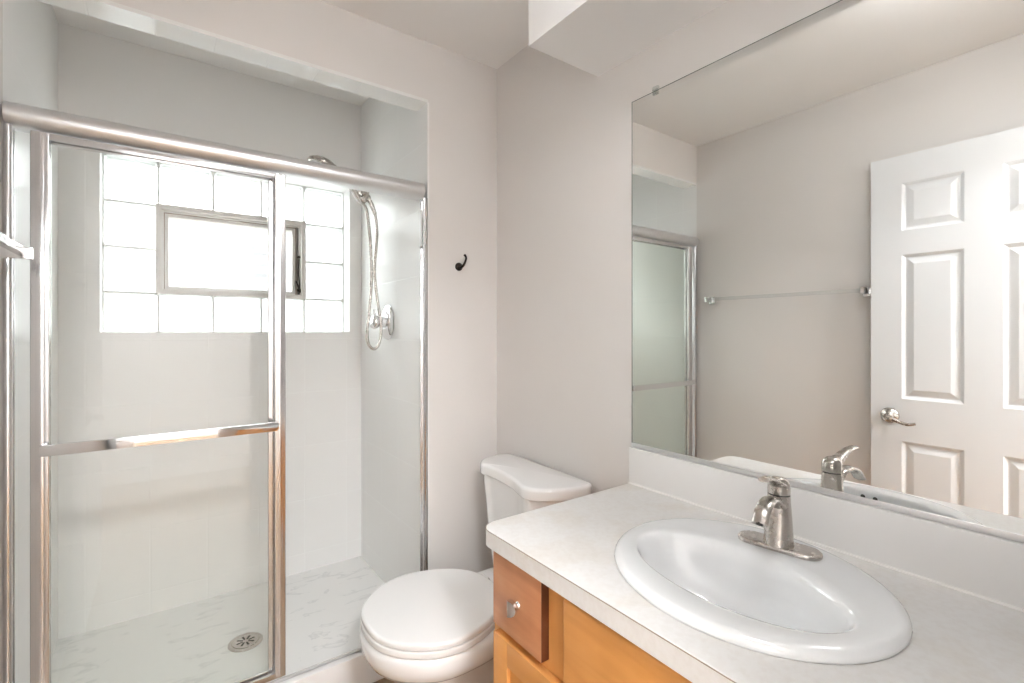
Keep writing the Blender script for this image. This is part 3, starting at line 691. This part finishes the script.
# ---------------------------------------------------------------- bathroom door, folded open along the left wall
LX = -.262; LY0, LY1 = .068, .797; LZ0, LZ1 = .012, H + .757
dr1 = structE('door_1', (LX - .017, LY0, 0), 'white six-panel door standing open along the left wall')
cols = [(.687, .487), (.378, .178)]; rows = [(H + .637, H + .432), (H + .329, H - .290), (H - .471, .225)]
ys = sorted([LY0, LY1] + [v for c in cols for v in c]); zs = sorted([LZ0, LZ1] + [v for r in rows for v in r])
bm = BM()
def quad(ps): bm.faces.new([bm.verts.new(p) for p in ps])
for a, b in zip(ys, ys[1:]):
    for c, d in zip(zs, zs[1:]):
        mid = ((a + b) / 2, (c + d) / 2)
        if any(c_[1] < mid[0] < c_[0] for c_ in cols) and any(r[1] < mid[1] < r[0] for r in rows): continue
        quad([(LX, a, c), (LX, b, c), (LX, b, d), (LX, a, d)])
XB = LX - .035
for ps in ([(XB, LY0, LZ0), (XB, LY1, LZ0), (XB, LY1, LZ1), (XB, LY0, LZ1)], [(LX, LY0, LZ0), (XB, LY0, LZ0), (XB, LY0, LZ1), (LX, LY0, LZ1)], [(LX, LY1, LZ0), (XB, LY1, LZ0), (XB, LY1, LZ1), (LX, LY1, LZ1)],
           [(LX, LY0, LZ1), (LX, LY1, LZ1), (XB, LY1, LZ1), (XB, LY0, LZ1)], [(LX, LY0, LZ0), (LX, LY1, LZ0), (XB, LY1, LZ0), (XB, LY0, LZ0)]): quad(ps)
bmesh.ops.remove_doubles(bm, verts=bm.verts[:], dist=1e-5); bmesh.ops.recalc_face_normals(bm, faces=bm.faces[:])
leaf = obj('door_leaf', bm, M['white'], dr1)
for c in cols:
    for r in rows:
        bm = BM(); y0, y1, z0, z1 = c[1], c[0], r[1], r[0]
        R4 = []
        for d, dep in ((0, 0), (.006, -.004), (.012, -.009), (.017, -.009), (.040, -.0015), (.042, -.0012)):
            R4.append([Vector((LX + dep, y, z)) for y, z in ((y0 + d, z0 + d), (y1 - d, z0 + d), (y1 - d, z1 - d), (y0 + d, z1 - d))])
        loft(bm, R4, False, True)
        bmesh.ops.recalc_face_normals(bm, faces=bm.faces[:])
        if sum(f.normal.x for f in bm.faces) < 0: bmesh.ops.reverse_faces(bm, faces=bm.faces[:])
        obj('raised_panel', bm, M['white'], leaf)
hc = (LX, .728, H - .366)
bm = BM(); lathe(bm, [(.034, 0), (.034, .003), (.029, .010), (.018, .014), (.012, .020), (.011, .042)], hc, (1, 0, 0), 32); hnd_ = obj('door_handle', bm, M['nickel'], leaf, 40)
bm = BM(); lv = catmull([(LX + .044, .728, H - .366), (LX + .050, .710, H - .372), (LX + .050, .680, H - .384), (LX + .050, .655, H - .390), (LX + .048, .628, H - .384)], 6)
tube(bm, lv, resamp([.0105, .0085, .007, .007, .0055], len(lv)), 14)
# the lever belongs to the handle: kept in the same part
bm2 = BM(); bm2.from_mesh(hnd_.data); me_ = bpy.data.meshes.new('lever'); bm.to_mesh(me_); bm.free(); bm2.from_mesh(me_); bm2.to_mesh(hnd_.data); bm2.free()
for p in hnd_.data.polygons: p.use_smooth = True
hnd_.data.set_sharp_from_angle(angle=math.radians(40))
for z in (.25, 1.05, 1.85):
    bm = BM(); tube(bm, [(LX - .004, LY0 - .010, z - .045), (LX - .004, LY0 - .010, z + .045)], .007, 12); obj('hinge', bm, M['nickel'], leaf, 40)

# ---------------------------------------------------------------- ceiling lamps, both out of view and added for brightness
def dome(name, label, c, r, mat, struct_light=False):
    t = thing(name, label, 'ceiling light', c)
    bm = BM(); lathe(bm, [(r * .55, 0), (r * .55, -.012), (r * .2, -.02), (r * .16, -.045)], c, (0, 0, 1), 40); obj('lamp_base', bm, M['nickel'], t, 40)
    bm = BM(); lathe(bm, [(r * .3, -.045), (r * .72, -.052), (r * .95, -.066), (r, -.080), (r * .95, -.095), (r * .82, -.110), (r * .60, -.124), (r * .32, -.132), (.01, -.134)], c, (0, 0, 1), 40); obj('glass_shade', bm, mat, t, 60)
dome('added_ceiling_light', 'added unseen opal dome light on the bathroom ceiling, placed from the mirror glare', (.52, .30, ZC), .14, M['lamp'])
dome('added_ceiling_light', 'added unseen dome light on the hall ceiling, brightening the room through the doorway', (.10, -.90, ZC), .24, M['hall_fill'])
